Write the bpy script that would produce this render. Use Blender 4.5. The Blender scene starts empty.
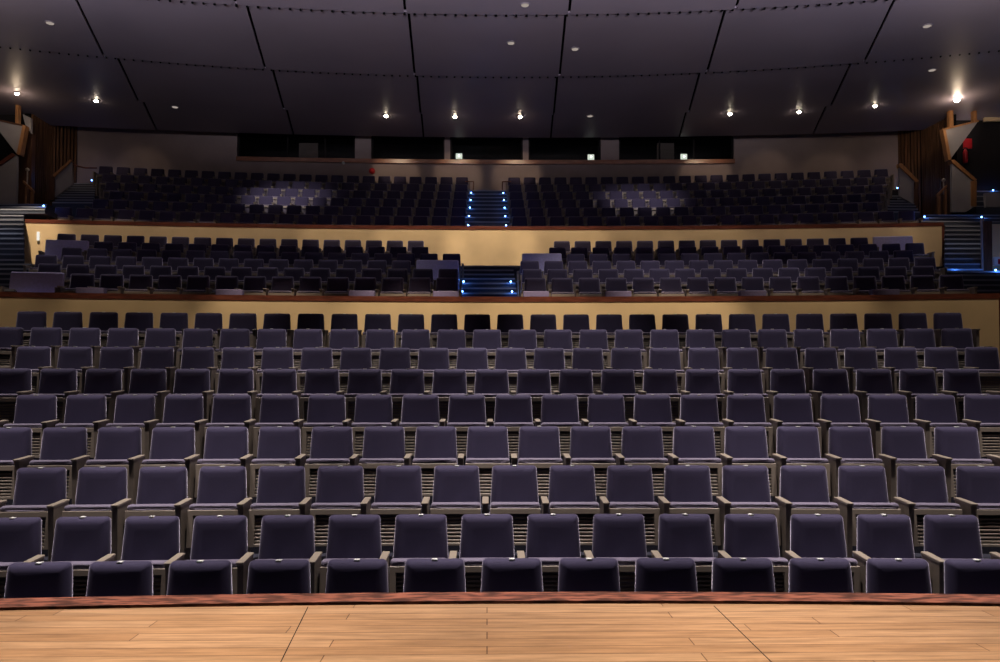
import bpy, bmesh, math, random
from mathutils import Vector, Matrix
random.seed(7)
S = bpy.context.scene
COL = S.collection

# ------------------------------------------------------------------ camera
F, HC = 760.0, 1.2
YAW, TILT, YH = math.radians(0.97), math.radians(1.72), 388.0
cam_d = bpy.data.cameras.new('camera')
cam_d.sensor_width = 36.0
cam_d.lens = F / 1000 * 36
cam_d.shift_y = (YH - F * math.tan(TILT) - 331) / 1000
cam_d.clip_end = 200
cam = bpy.data.objects.new('camera', cam_d)
cam.location = (0, 0, HC)
cam.rotation_euler = (math.pi / 2 + TILT, 0, -YAW)
COL.objects.link(cam)
S.camera = cam


def at(px, py, Y):
    """the point at hall depth Y seen at a photograph pixel"""
    a = (px - 500) / F
    b = (YH - F * math.tan(TILT) - py) / F
    ct, st = math.cos(TILT), math.sin(TILT)
    c, s = math.cos(YAW), math.sin(YAW)
    yr, Z = ct - b * st, st + b * ct
    X, Yd = a * c + yr * s, -a * s + yr * c
    k = Y / Yd
    return Vector((X * k, Y, Z * k + HC))


# ------------------------------------------------------------------ materials
def nodes(name):
    m = bpy.data.materials.new(name)
    m.use_nodes = True
    nt = m.node_tree
    return m, nt, nt.nodes['Principled BSDF']


def mat(name, col, rough=0.6, spec=0.5, metal=0.0, var=0.0, scale=30.0, bump=0.0, sheen=0.0, stretch=None, edge=(0.3, 0.7)):
    m, nt, p = nodes(name)
    p.inputs['Base Color'].default_value = (*col, 1)
    p.inputs['Roughness'].default_value = rough
    p.inputs['Specular IOR Level'].default_value = spec
    p.inputs['Metallic'].default_value = metal
    if sheen:
        p.inputs['Sheen Weight'].default_value = sheen
        p.inputs['Sheen Roughness'].default_value = 0.35
        p.inputs['Sheen Tint'].default_value = (0.85, 0.78, 1.0, 1)
    if var or bump:
        tc = nt.nodes.new('ShaderNodeTexCoord')
        mp = nt.nodes.new('ShaderNodeMapping')
        if stretch:
            mp.inputs['Scale'].default_value = stretch
        nz = nt.nodes.new('ShaderNodeTexNoise')
        nz.inputs['Scale'].default_value = scale
        nz.inputs['Detail'].default_value = 6
        nt.links.new(tc.outputs['Object'], mp.inputs['Vector'])
        nt.links.new(mp.outputs['Vector'], nz.inputs['Vector'])
        if var:
            r = nt.nodes.new('ShaderNodeValToRGB')
            r.color_ramp.elements[0].position = edge[0]
            r.color_ramp.elements[1].position = edge[1]
            r.color_ramp.elements[0].color = (*[c * (1 - var) for c in col], 1)
            r.color_ramp.elements[1].color = (*[min(1, c * (1 + var)) for c in col], 1)
            nt.links.new(nz.outputs['Fac'], r.inputs['Fac'])
            nt.links.new(r.outputs['Color'], p.inputs['Base Color'])
        if bump:
            b = nt.nodes.new('ShaderNodeBump')
            b.inputs['Strength'].default_value = bump
            b.inputs['Distance'].default_value = 0.01
            nt.links.new(nz.outputs['Fac'], b.inputs['Height'])
            nt.links.new(b.outputs['Normal'], p.inputs['Normal'])
    return m


def emit(name, col, strength):
    m, nt, p = nodes(name)
    p.inputs['Base Color'].default_value = (0, 0, 0, 1)
    p.inputs['Emission Color'].default_value = (*col, 1)
    p.inputs['Emission Strength'].default_value = strength
    return m


def boards(name):
    m, nt, p = nodes(name)
    tc = nt.nodes.new('ShaderNodeTexCoord')
    br = nt.nodes.new('ShaderNodeTexBrick')
    br.offset, br.offset_frequency = 0.43, 2
    br.squash, br.squash_frequency = 1.35, 3
    br.inputs['Color1'].default_value = (0.60, 0.37, 0.215, 1)
    br.inputs['Color2'].default_value = (0.50, 0.285, 0.15, 1)
    br.inputs['Mortar'].default_value = (0.17, 0.085, 0.045, 1)
    br.inputs['Scale'].default_value = 1.0
    br.inputs['Mortar Size'].default_value = 0.0028
    br.inputs['Brick Width'].default_value = 1.7
    br.inputs['Row Height'].default_value = 0.105
    nt.links.new(tc.outputs['Object'], br.inputs['Vector'])
    mp = nt.nodes.new('ShaderNodeMapping')
    mp.inputs['Scale'].default_value = (1.4, 16, 1)
    nt.links.new(tc.outputs['Object'], mp.inputs['Vector'])
    nz = nt.nodes.new('ShaderNodeTexNoise')
    nz.inputs['Scale'].default_value = 1.6
    nz.inputs['Detail'].default_value = 9
    nz.inputs['Roughness'].default_value = 0.65
    nt.links.new(mp.outputs['Vector'], nz.inputs['Vector'])
    rp = nt.nodes.new('ShaderNodeValToRGB')
    rp.color_ramp.elements[0].position = 0.28
    rp.color_ramp.elements[0].color = (0.42, 0.38, 0.34, 1)
    rp.color_ramp.elements[1].position = 0.62
    rp.color_ramp.elements[1].color = (1.12, 1.08, 1.02, 1)
    nt.links.new(nz.outputs['Fac'], rp.inputs['Fac'])
    mx = nt.nodes.new('ShaderNodeMix')
    mx.data_type = 'RGBA'
    mx.blend_type = 'MULTIPLY'
    mx.inputs[0].default_value = 0.8
    nt.links.new(br.outputs['Color'], mx.inputs[6])
    nt.links.new(rp.outputs['Color'], mx.inputs[7])
    nt.links.new(mx.outputs[2], p.inputs['Base Color'])
    p.inputs['Roughness'].default_value = 0.42
    bp = nt.nodes.new('ShaderNodeBump')
    bp.inputs['Strength'].default_value = 0.25
    bp.inputs['Distance'].default_value = 0.004
    nt.links.new(nz.outputs['Fac'], bp.inputs['Height'])
    nt.links.new(bp.outputs['Normal'], p.inputs['Normal'])
    return m


M = dict(
    fabric=mat('indigo_fabric', (0.044, 0.036, 0.084), 0.8, 0.3, var=0.12, scale=220, bump=0.1, sheen=0.8),
    cushion=mat('worn_indigo_fabric', (0.19, 0.165, 0.235), 0.85, 0.25, var=0.12, scale=120, sheen=0.5),  # same indigo painted paler for the light on the seat edge
    lavender=mat('lavender_fabric', (0.56, 0.53, 0.82), 0.9, 0.2, var=0.1, scale=25),
    stool=mat('mauve_fabric', (0.20, 0.18, 0.33), 0.9, 0.2, var=0.1, scale=25),
    pan=mat('brown_moulding', (0.25, 0.205, 0.17), 0.5, 0.4, var=0.1, scale=12),
    arm=mat('tan_armrest', (0.30, 0.25, 0.20), 0.45, 0.5),
    plate=mat('pale_plate', (0.85, 0.85, 0.85), 0.3, 0.6),
    cream=mat('cream_plaster', (0.80, 0.60, 0.345), 0.7, 0.3, var=0.08, scale=1.3),
    rail=mat('red_timber', (0.15, 0.045, 0.028), 0.28, 0.6, var=0.4, scale=4, stretch=(1, 8, 8)),
    nosing=mat('jarrah', (0.235, 0.08, 0.05), 0.45, 0.5, var=0.65, scale=7, bump=0.1, stretch=(1, 4, 4), edge=(0.42, 0.6)),
    sill=mat('red_sill', (0.30, 0.11, 0.05), 0.3, 0.6, var=0.3, scale=4, stretch=(1, 8, 8)),
    carpet=mat('dark_carpet', (0.035, 0.035, 0.05), 0.95, 0.1, var=0.3, scale=80),
    tread=mat('blue_grey_carpet', (0.075, 0.085, 0.115), 0.9, 0.15, var=0.2, scale=60),
    nose=mat('step_edge', (0.30, 0.32, 0.38), 0.5, 0.4),
    ceil=mat('ceiling_panel', (0.27, 0.235, 0.285), 0.45, 0.45, var=0.06, scale=0.5),
    black=mat('black_void', (0.004, 0.004, 0.005), 0.9, 0.1),
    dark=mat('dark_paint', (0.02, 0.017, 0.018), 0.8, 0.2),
    wall=mat('taupe_plaster', (0.37, 0.30, 0.295), 0.8, 0.2, var=0.08, scale=1.5),
    pale=mat('pale_grey_panel', (0.34, 0.32, 0.33), 0.7, 0.3, var=0.05, scale=3),
    timber=mat('slat_timber', (0.16, 0.075, 0.035), 0.5, 0.4, var=0.45, scale=3, stretch=(6, 6, 0.5)),
    oak=mat('honey_timber', (0.42, 0.20, 0.08), 0.4, 0.5, var=0.25, scale=4, stretch=(6, 6, 0.8)),
    brown=mat('dark_timber', (0.11, 0.05, 0.03), 0.45, 0.4, var=0.3, scale=3, stretch=(6, 6, 0.6)),
    steel=mat('dark_steel', (0.05, 0.045, 0.045), 0.35, 0.5, metal=0.8),
    brass=mat('pale_brass', (0.6, 0.55, 0.45), 0.3, 0.5, metal=0.8),
    red=mat('signal_red', (0.55, 0.02, 0.03), 0.35, 0.5),
    white=mat('white_enamel', (0.75, 0.75, 0.74), 0.5, 0.4),
    blind=mat('booth_blind', (0.22, 0.19, 0.17), 0.8, 0.2),
    boards=boards('stage_boards'),
    bulb=emit('warm_bulb', (1.0, 0.82, 0.62), 60),
    bulb_dim=emit('half_seen_bulb', (1.0, 0.85, 0.75), 0.35),  # faint emission painting ceiling reflections, shared by one dim spotlight
    led=emit('blue_led', (0.12, 0.32, 1.0), 22),
    lit=emit('lit_panel', (0.9, 1.0, 0.85), 0.9),
    lit_w=emit('lit_core', (1.0, 1.0, 0.95), 4.0),
)
gm, gnt, gp = nodes('booth_glass')
gp.inputs['Base Color'].default_value = (0.01, 0.012, 0.012, 1)
gp.inputs['Roughness'].default_value = 0.03
gp.inputs['Alpha'].default_value = 0.12
M['glass'] = gm


# ------------------------------------------------------------------ mesh helpers
def link(name, bm, m, parent=None, smooth=False, recalc=True):
    if recalc:
        bmesh.ops.recalc_face_normals(bm, faces=bm.faces)
    me = bpy.data.meshes.new(name)
    bm.to_mesh(me)
    bm.free()
    if smooth:
        for p in me.polygons:
            p.use_smooth = True
    for mm in (m if isinstance(m, (list, tuple)) else [m]):
        me.materials.append(mm)
    o = bpy.data.objects.new(name, me)
    COL.objects.link(o)
    if parent is not None:
        o.parent = parent
    return o


def empty(name, loc, rz=0.0):
    o = bpy.data.objects.new(name, None)
    o.empty_display_size = 0.1
    o.location = loc
    o.rotation_euler = (0, 0, rz)
    COL.objects.link(o)
    return o


def tag(o, label, cat, group=None):
    o['label'] = label
    o['category'] = cat
    if group:
        o['group'] = group
    return o


def struct(o, label=None, cat=None):
    o['kind'] = 'structure'
    if label:
        o['label'] = label
    if cat:
        o['category'] = cat
    return o


def hexa(bm, p, mi=0):
    """eight points: bottom four, then top four, both counter-clockwise"""
    v = [bm.verts.new(q) for q in p]
    fs = [(3, 2, 1, 0), (4, 5, 6, 7), (0, 1, 5, 4), (1, 2, 6, 5), (2, 3, 7, 6), (3, 0, 4, 7)]
    out = []
    for f in fs:
        fc = bm.faces.new([v[i] for i in f])
        fc.material_index = mi
        out.append(fc)
    return v


def box(bm, x0, x1, y0, y1, z0, z1, mi=0, bev=0.0):
    v = hexa(bm, [(x0, y0, z0), (x1, y0, z0), (x1, y1, z0), (x0, y1, z0), (x0, y0, z1), (x1, y0, z1), (x1, y1, z1), (x0, y1, z1)], mi)
    if bev:
        es = list({e for q in v for e in q.link_edges})
        bmesh.ops.bevel(bm, geom=es, offset=bev, segments=2, affect='EDGES', profile=0.6)


def tube(bm, pts, r, n=8):
    pts = [Vector(p) for p in pts]
    rings = []
    for i, p in enumerate(pts):
        d = (pts[min(i + 1, len(pts) - 1)] - pts[max(i - 1, 0)]).normalized()
        u = d.orthogonal().normalized()
        if abs(d.z) < 0.95:
            u = d.cross(Vector((0, 0, 1))).normalized()
        else:
            u = d.cross(Vector((0, 1, 0))).normalized()
        w = d.cross(u)
        rings.append([bm.verts.new(p + r * (math.cos(a) * u + math.sin(a) * w)) for a in [2 * math.pi * k / n for k in range(n)]])
    for a, b in zip(rings, rings[1:]):
        for k in range(n):
            bm.faces.new([a[k], a[(k + 1) % n], b[(k + 1) % n], b[k]])
    bm.faces.new(rings[0][::-1])
    bm.faces.new(rings[-1])


def lathe(bm, prof, c=(0, 0, 0), n=16, axis='Z', mi=0):
    """profile [(r, h)] about an axis through c"""
    rings = []
    for r, h in prof:
        ring = []
        for k in range(n):
            a = 2 * math.pi * k / n
            q = (r * math.cos(a), r * math.sin(a), h)
            if axis == 'Y':
                q = (q[0], q[2], q[1])
            ring.append(bm.verts.new((c[0] + q[0], c[1] + q[1], c[2] + q[2])))
        rings.append(ring)
    for a, b in zip(rings, rings[1:]):
        for k in range(n):
            f = bm.faces.new([a[k], a[(k + 1) % n], b[(k + 1) % n], b[k]])
            f.material_index = mi
    for ring in (rings[0][::-1], rings[-1]):
        f = bm.faces.new(ring)
        f.material_index = mi


def outline(w0, w1, z0, z1, r, n=4):
    """rounded trapezoid (x, z): w0 wide at z0, w1 wide at z1"""
    pts = []
    for cx, cz, a0 in ((w0 / 2 - r, z0 + r, -90), (w1 / 2 - r, z1 - r, 0), (-w1 / 2 + r, z1 - r, 90), (-w0 / 2 + r, z0 + r, 180)):
        for i in range(n + 1):
            a = math.radians(a0 + 90 * i / n)
            pts.append((cx + r * math.cos(a), cz + r * math.sin(a)))
    return pts


def cushion(bm, w0, w1, z0, z1, r, rings, shear=0.0, zref=0.0, y0=0.0, n=4, dish=0.0):
    """pad: rings are (inset, y); shear leans it (y grows with z)"""
    vr = []
    for ins, y in rings:
        o = outline(w0 - 2 * ins, w1 - 2 * ins, z0 + ins, z1 - ins, max(r - ins * 0.6, 0.008), n)
        vr.append([bm.verts.new((x, y0 + y + shear * (z - zref), z)) for x, z in o])
    for a, b in zip(vr, vr[1:]):
        k = len(a)
        for i in range(k):
            bm.faces.new([a[i], a[(i + 1) % k], b[(i + 1) % k], b[i]])
    # front face: fan to a dished centre
    cz = (z0 + z1) / 2
    mid = []
    o = outline((w0 - 2 * rings[0][0]) * 0.8, (w1 - 2 * rings[0][0]) * 0.8, cz - (z1 - z0) * 0.30, cz + (z1 - z0) * 0.29, r * 0.6, n)
    mid = [bm.verts.new((x, y0 + rings[0][1] + dish + shear * (z - zref), z)) for x, z in o]
    k = len(mid)
    for i in range(k):
        bm.faces.new([vr[0][i], vr[0][(i + 1) % k], mid[(i + 1) % k], mid[i]])
    bm.faces.new(mid)
    bm.faces.new(vr[-1][::-1])


# curved (concentric) building blocks: Y = Y0 - k X^2
def cy(Y0, k, X):
    return Y0 - k * X * X


def arc_block(bm, Ya, ka, Yb, kb, x0, x1, z0, z1, n=28, mi=0, z0b=None, z1b=None, xb=None):
    """solid between two arcs; z at the front / back edge may differ; xb = (x0, x1) of the back edge"""
    z0b = z0 if z0b is None else z0b
    z1b = z1 if z1b is None else z1b
    cols = []
    for i in range(n + 1):
        t = i / n
        X = x0 + (x1 - x0) * t
        Xb = X if xb is None else xb[0] + (xb[1] - xb[0]) * t
        ya, yb = cy(Ya, ka, X), cy(Yb, kb, Xb)
        cols.append([bm.verts.new(q) for q in ((X, ya, z0), (Xb, yb, z0b), (Xb, yb, z1b), (X, ya, z1))])
    for a, b in zip(cols, cols[1:]):
        for j in range(4):
            f = bm.faces.new([a[j], a[(j + 1) % 4], b[(j + 1) % 4], b[j]])
            f.material_index = mi
    bm.faces.new(cols[0]).material_index = mi
    bm.faces.new(cols[-1][::-1]).material_index = mi


def prism(bm, pts, d, mi=0):
    """polygon of points extruded by the vector d"""
    a = [bm.verts.new(p) for p in pts]
    b = [bm.verts.new(Vector(p) + Vector(d)) for p in pts]
    n = len(a)
    for f in [a, b[::-1]] + [[a[i], b[i], b[(i + 1) % n], a[(i + 1) % n]] for i in range(n)]:
        bm.faces.new(f).material_index = mi


def px_prism(name, pix, Y, thick, m, parent=None):
    bm = bmesh.new()
    prism(bm, [at(x, y, Y) for x, y in pix], (0, thick, 0))
    return link(name, bm, m, parent)


# ------------------------------------------------------------------ seating rows
K, P, SH = 0.0068, 0.55, 0.88          # row curvature, seat pitch, seat height
ROW = dict(  # depth on the axis, height of the back above the camera
    A=(5.470, -1.219), B=(6.378, -1.053), C=(7.274, -0.738), D=(8.131, -0.409), E=(9.027, -0.080), F=(9.938, 0.248),
    G=(10.851, 0.574), H=(11.763, 0.907), I=(12.651, 1.230), J=(15.452, 2.248), K=(16.40, 2.578), L=(17.335, 2.913),
    M=(18.35, 3.253), N=(19.26, 3.582), O=(20.115, 3.908), P=(22.215, 5.036), Q=(23.10, 5.51), R=(24.07, 6.01),
    S=(25.03, 6.51), T=(25.98, 7.01), U=(26.94, 7.52))
ZF = {r: v[1] + HC - SH for r, v in ROW.items()}     # world height of each row's floor


def spot(row, s):
    """place on a row's arc at arc length s from the axis"""
    X = s
    for _ in range(5):
        X = s - (2 / 3) * K * K * X ** 3
    Y = cy(ROW[row][0], K, X)
    return Vector((X, Y, ZF[row])), math.atan(-2 * K * X)


def seat_parts(lo=False):
    """meshes of one seat, front towards -Y, back's top edge on y = 0"""
    d = {}
    n = 2 if lo else 4
    bm = bmesh.new()
    cushion(bm, 0.475, 0.425, 0.34, 0.88, 0.035, [(0.058, -0.056), (0.036, -0.052), (0.016, -0.040), (0.004, -0.020), (0, 0.005), (0.003, 0.028), (0.016, 0.040)], 0.09, 0.86, 0, n, 0.004)
    d['backrest'] = bm
    bm = bmesh.new()      # folded cushion, its front edge on top
    cushion(bm, 0.455, 0.455, 0.175, 0.545, 0.02, [(0.012, -0.215), (0.0, -0.205), (0.0, -0.150), (0.02, -0.128)], 0.10, 0.55, 0, n)
    cushion(bm, 0.452, 0.452, 0.506, 0.560, 0.02, [(0.020, -0.258), (0.011, -0.256), (0.004, -0.248), (0.0, -0.230), (0.0, -0.18), (0.006, -0.15)], 0.0, 0.55, 0, n)
    d['seat'] = bm
    bm = bmesh.new()      # moulded tray under the seat: frame, recess and slats
    y1, y0 = -0.212, -0.262
    sh = lambda y, z: y + 0.10 * (z - 0.55)

    def slab(x0, x1, za, zb, ya, yb):
        hexa(bm, [(x0, sh(ya, za), za), (x1, sh(ya, za), za), (x1, sh(yb, za), za), (x0, sh(yb, za), za),
                  (x0, sh(ya, zb), zb), (x1, sh(ya, zb), zb), (x1, sh(yb, zb), zb), (x0, sh(yb, zb), zb)])
    slab(-0.230, 0.230, 0.462, 0.512, y0, y1)
    slab(-0.230, -0.178, 0.182, 0.468, y0, y1)
    slab(0.178, 0.230, 0.182, 0.468, y0, y1)
    slab(-0.178, 0.178, 0.182, 0.207, y0, y1)
    if not lo:
        for k in range(7):
            z = 0.218 + k * 0.033
            slab(-0.178, 0.178, z, z + 0.017, y0 + 0.016, y1 - 0.004)
        bmesh.ops.bevel(bm, geom=[e for e in bm.edges if e.calc_length() > 0.25], offset=0.004, segments=1, affect='EDGES')
    slab(-0.178, 0.178, 0.207, 0.468, y1 - 0.003, y1)
    d['seat_pan'] = bm
    bm = bmesh.new()      # arm pad
    p = [(-0.029, -0.39, 0.560), (0.029, -0.39, 0.560), (0.029, -0.10, 0.576), (-0.029, -0.10, 0.576),
         (-0.030, -0.40, 0.584), (0.030, -0.40, 0.584), (0.030, -0.10, 0.600), (-0.030, -0.10, 0.600)]
    hexa(bm, p)
    if not lo:
        bmesh.ops.bevel(bm, geom=list(bm.edges), offset=0.004, segments=1, affect='EDGES')
    bmesh.ops.translate(bm, verts=bm.verts, vec=(-P / 2, 0, 0))
    d['armrest'] = bm
    bm = bmesh.new()      # side standard with a foot
    hexa(bm, [(-0.022, -0.36, 0.03), (0.022, -0.36, 0.03), (0.022, -0.12, 0.03), (-0.022, -0.12, 0.03),
              (-0.024, -0.375, 0.560), (0.024, -0.375, 0.560), (0.024, -0.11, 0.575), (-0.024, -0.11, 0.575)])
    hexa(bm, [(-0.032, -0.40, 0.0), (0.032, -0.40, 0.0), (0.032, -0.06, 0.0), (-0.032, -0.06, 0.0),
              (-0.024, -0.37, 0.032), (0.024, -0.37, 0.032), (0.024, -0.10, 0.032), (-0.024, -0.10, 0.032)])
    bmesh.ops.translate(bm, verts=bm.verts, vec=(-P / 2, 0, 0))
    d['leg'] = bm
    return d


PARTMAT = dict(backrest='fabric', seat='cushion', seat_pan='pan', armrest='arm', leg='pan')
WORDS = ('first second third fourth fifth sixth seventh eighth ninth tenth eleventh twelfth thirteenth fourteenth fifteenth sixteenth '
         'seventeenth eighteenth nineteenth twentieth').split()


def nth(i):
    return WORDS[i] if i < 20 else 'twenty-' + WORDS[i - 20]


proto = {}


def build_proto():
    root = empty('theatre_seat', (0, 0, 0))
    d = seat_parts()
    for k in ('backrest', 'seat', 'armrest', 'leg'):
        proto[k] = link(k, d[k], M[PARTMAT[k]], root, smooth=k in ('backrest', 'seat'))
    proto['seat_pan'] = link('seat_pan', d['seat_pan'], M['pan'], proto['seat'])
    proto['seat']['label'] = 'folded seat with a paler worn front edge'
    proto['seat_pan']['label'] = 'brown slotted tray under the folded seat'
    bm = bmesh.new()
    box(bm, -0.020, 0.020, -0.030, 0.010, 0.874, 0.8835, bev=0.002)
    proto['number_plate'] = link('number_plate', bm, M['plate'], proto['backrest'])
    proto['number_plate']['label'] = 'tiny pale number plate'
    # smooth shading by angle on the padded parts
    proto['root'] = root
    root['category'] = 'theatre seat'
    root['group'] = 'navy tip-up seats in the hall'


build_proto()
used = [False]


def cp(o, parent):
    c = o.copy()
    COL.objects.link(c)
    c.parent = parent
    return c


def put_seat(loc, rz, label, last=False, plate=True):
    if not used[0]:
        r, b = proto['root'], proto['backrest']
        used[0] = True
    else:
        r = proto['root'].copy()
        COL.objects.link(r)
        b = cp(proto['backrest'], r)
        s = cp(proto['seat'], r)
        cp(proto['seat_pan'], s)
        cp(proto['armrest'], r)
        cp(proto['leg'], r)
        if plate:
            cp(proto['number_plate'], b)
    r.location = loc
    r.rotation_euler = (0, 0, rz)
    r['label'] = label
    if last:
        for k in ('armrest', 'leg'):
            cp(proto[k], r).location = (P, 0, 0)
    return r


ROWNAME = dict(A='front row by the stage', B='second row from the stage', C='third row from the stage', D='fourth row from the stage',
               E='fifth row from the stage', F='sixth row from the stage', G='seventh row from the stage',
               H='eighth row from the stage', I='ninth row from the stage')
STALLS = dict(A=(5.677, 13), B=(6.999, 15), C=(7.526, 17), D=(8.989, 19), E=(9.433, 21), F=(10.890, 23), G=(11.387, 25), H=(13.006, 27), I=(13.299, 28))
for r, (ph, n) in STALLS.items():
    for j in range(n):
        loc, rz = spot(r, (j - ph) * P)
        put_seat(loc, rz, 'navy tip-up theatre seat, %s from the photo\'s left edge, %s' % (nth(j), ROWNAME[r]), last=j == n - 1)

MIDNAME = dict(J='first row behind lower parapet', K='second row behind lower parapet', L='third row behind lower parapet', M='fourth row behind lower parapet')
MID_L = dict(J=(16.491, range(2, 16)), K=(16.524, range(0, 16)), L=(17.567, range(0, 15)), M=(17.567, range(0, 17)))
MID_R = dict(J=(-1.784, range(0, 16)), K=(-1.768, range(0, 16)), L=(-1.772, range(0, 17)), M=(-4.909, range(-1, 14)))
for side, tab in (('left', MID_L), ('right', MID_R)):
    for r, (ph, js) in tab.items():
        js = list(js)
        for j in js:
            q = (len(js) - 1 - (j - js[0])) if side == 'left' else j - js[0]
            loc, rz = spot(r, (j - ph) * P)
            put_seat(loc, rz, 'navy tip-up single seat, %s %s of centre aisle, %s' % (nth(q), side, MIDNAME[r]), last=j == js[-1], plate=False)

# the far rows, too many to count one by one
lo = seat_parts(lo=True)
lo_me = {}
for k, bm in lo.items():
    bmesh.ops.recalc_face_normals(bm, faces=bm.faces)
    me = bpy.data.meshes.new('far_' + k)
    bm.to_mesh(me)
    bm.free()
    lo_me[k] = me
far = []
for r, ph, js in (('N', 17.105, range(0, 15)), ('N', -3.256, range(0, 17)), ('O', 19.444, range(0, 17)), ('O', -3.614, range(0, 15))):
    far += [(r, (j - ph) * P, j == js[-1]) for j in js]
for r, nl, nr in (('P', 21, 21), ('Q', 20, 20), ('R', 20, 21), ('S', 21, 22), ('T', 22, 23), ('U', 23, 24)):
    off = {'P': 0, 'Q': .03, 'R': .06, 'S': .09, 'T': .12, 'U': .15}[r]
    for j in range(nl):
        far.append((r, -(0.865 + (0.5 if r == 'P' else 0) * 0 + off * 0.25) - j * P, j == 0))
    for j in range(nr):
        far.append((r, 0.955 + off * 0.05 + j * P, j == nr - 1))
bmf = bmesh.new()
mats = ['fabric', 'cushion', 'pan', 'arm']
for r, s, last in far:
    loc, rz = spot(r, s)
    T = Matrix.Translation(loc) @ Matrix.Rotation(rz, 4, 'Z')
    for k, me in lo_me.items():
        for dx in ((0, P) if last and k in ('armrest', 'leg') else (0,)):
            nv, nf = len(bmf.verts), len(bmf.faces)
            bmf.from_mesh(me)
            bmf.verts.ensure_lookup_table()
            bmf.faces.ensure_lookup_table()
            Tm = T @ Matrix.Translation((dx, 0, 0))
            for v in bmf.verts[nv:]:
                v.co = Tm @ v.co
            mi = mats.index(PARTMAT[k])
            for f in bmf.faces[nf:]:
                f.material_index = mi
                f.smooth = k in ('backrest', 'seat')
fo = link('theatre_seats', bmf, [M[k] for k in mats], recalc=False)
fo['kind'] = 'stuff'
tag(fo, 'dark navy seats filling the balcony and the last rows below it', 'theatre seats')

# double-width seats without a gap, and low lavender pads behind the lower rail
dbl = None
for r, ph, j, mt, lab in (('J', 16.491, 0.0, 'lavender', 'wide lavender double seat at the left end behind the lower rail'),
                          ('N', 17.105, -2.0, 'lavender', 'wide lavender double seat beside the left staircase, high up in the middle tier'),
                          ('L', 17.567, 15.0, 'lavender', 'wide lavender double seat just left of the centre aisle'),
                          ('M', -4.909, -3.0, 'lavender', 'wide lavender double seat just right of the centre aisle'),
                          ('O', -3.614, 15.0, 'lavender', 'wide double seat in shadow at the right end under the balcony')):
    loc, rz = spot(r, (j + 0.5 - ph) * P)
    if dbl is None:
        root = dbl = empty('double_seat', loc, rz)
        bm = bmesh.new()
        cushion(bm, 0.99, 0.96, 0.30, 0.89, 0.03, [(0.020, -0.040), (0.006, -0.034), (0, -0.02), (0, 0.03), (0.01, 0.04)], 0.12, 0.86, 0, 4, 0.0)
        bp = link('backrest', bm, M[mt], root)
        bm = bmesh.new()
        cushion(bm, 0.92, 0.92, 0.175, 0.47, 0.02, [(0.012, -0.215), (0.0, -0.205), (0.0, -0.150), (0.02, -0.128)], 0.10, 0.50, 0, 4)
        sp = link('seat', bm, M['lavender'], root)
        for sx in (-1, 1):
            bm = bmesh.new()
            box(bm, sx * 0.482 - 0.02, sx * 0.482 + 0.02, -0.36, -0.10, 0, 0.56, bev=0.004)
            link('leg', bm, M['pan'], root)
    else:
        root = dbl.copy()
        COL.objects.link(root)
        root.location, root.rotation_euler = loc, (0, 0, rz)
        for ch in dbl.children:
            cp(ch, root)
    tag(root, lab, 'double seat', 'undivided double seats in the middle tier')
LOWPAD = ((91.5, 'nearest the left staircase'), (230, 'second from the left staircase'), (362, 'third from the left staircase'),
          (446, 'just left of the centre aisle steps'), (536, 'just right of the centre aisle steps'), (618, 'second right of the centre aisle'), (752, 'third right of the centre aisle'), (884, 'nearest the right staircase'))
pad = None
for px, w in LOWPAD:
    q = at(px, 290, 14.85)
    q = at(px, 290, cy(14.85, K, q.x))
    if pad is None:
        pad = root = empty('low_stool', (0, 0, 0))
        bm = bmesh.new()
        box(bm, -0.25, 0.25, -0.09, 0.09, 0.30, 0.52, bev=0.012)
        link('seat', bm, M['stool'], root)
        for sx in (-1, 1):
            bm = bmesh.new()
            box(bm, sx * 0.2 - 0.02, sx * 0.2 + 0.02, -0.07, 0.07, 0, 0.302)
            link('leg', bm, M['pan'], root)
    else:
        root = pad.copy()
        COL.objects.link(root)
        for ch in pad.children:
            cp(ch, root)
    root.location = (q.x, q.y, ZF['J'])
    root.rotation_euler = (0, 0, math.atan(-2 * K * q.x))
    tag(root, 'low lavender padded stool behind the lower parapet rail, %s' % w, 'stool', 'low lavender stools behind the rail')

K3 = 0.0045
# ------------------------------------------------------------------ floors
bm = bmesh.new()
rows = list('ABCDEFGHI')
W1 = 10.6
base = -1.4
for i, r in enumerate(rows):
    Ya = ROW[r][0] - 0.58 if i else 4.0
    Yb = ROW[rows[i + 1]][0] - 0.58 if i < 8 else 14.6
    arc_block(bm, Ya, K if i else 0.012, Yb, K, -W1, W1, base, ZF[r])
struct(link('floor', bm, M['carpet']))
WID = {}
bm = bmesh.new()
AX = 0.66
rows = list('JKLMNO')
for i, r in enumerate(rows):
    Ya = ROW[r][0] - 0.58 if i else 14.45
    Yb = ROW[rows[i + 1]][0] - 0.58 if i < 5 else 21.2
    Xl, Xr = 0.655 * (ROW[r][0] - 0.4), 0.625 * (ROW[r][0] - 0.4)
    if r in 'NO':
        arc_block(bm, Ya, K, Yb, K, -Xl, -AX - 0.6, 0.0, ZF[r])
        arc_block(bm, Ya, K, Yb, K, AX + 0.6, Xr, 0.0, ZF[r])
    else:
        arc_block(bm, Ya, K, Yb, K, -Xl, -AX, 0.0, ZF[r])
        arc_block(bm, Ya, K, Yb, K, AX, Xr, 0.0, ZF[r])
struct(link('floor_middle_tier', bm, M['carpet']))
bm = bmesh.new()
rows = list('PQRSTU')
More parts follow.
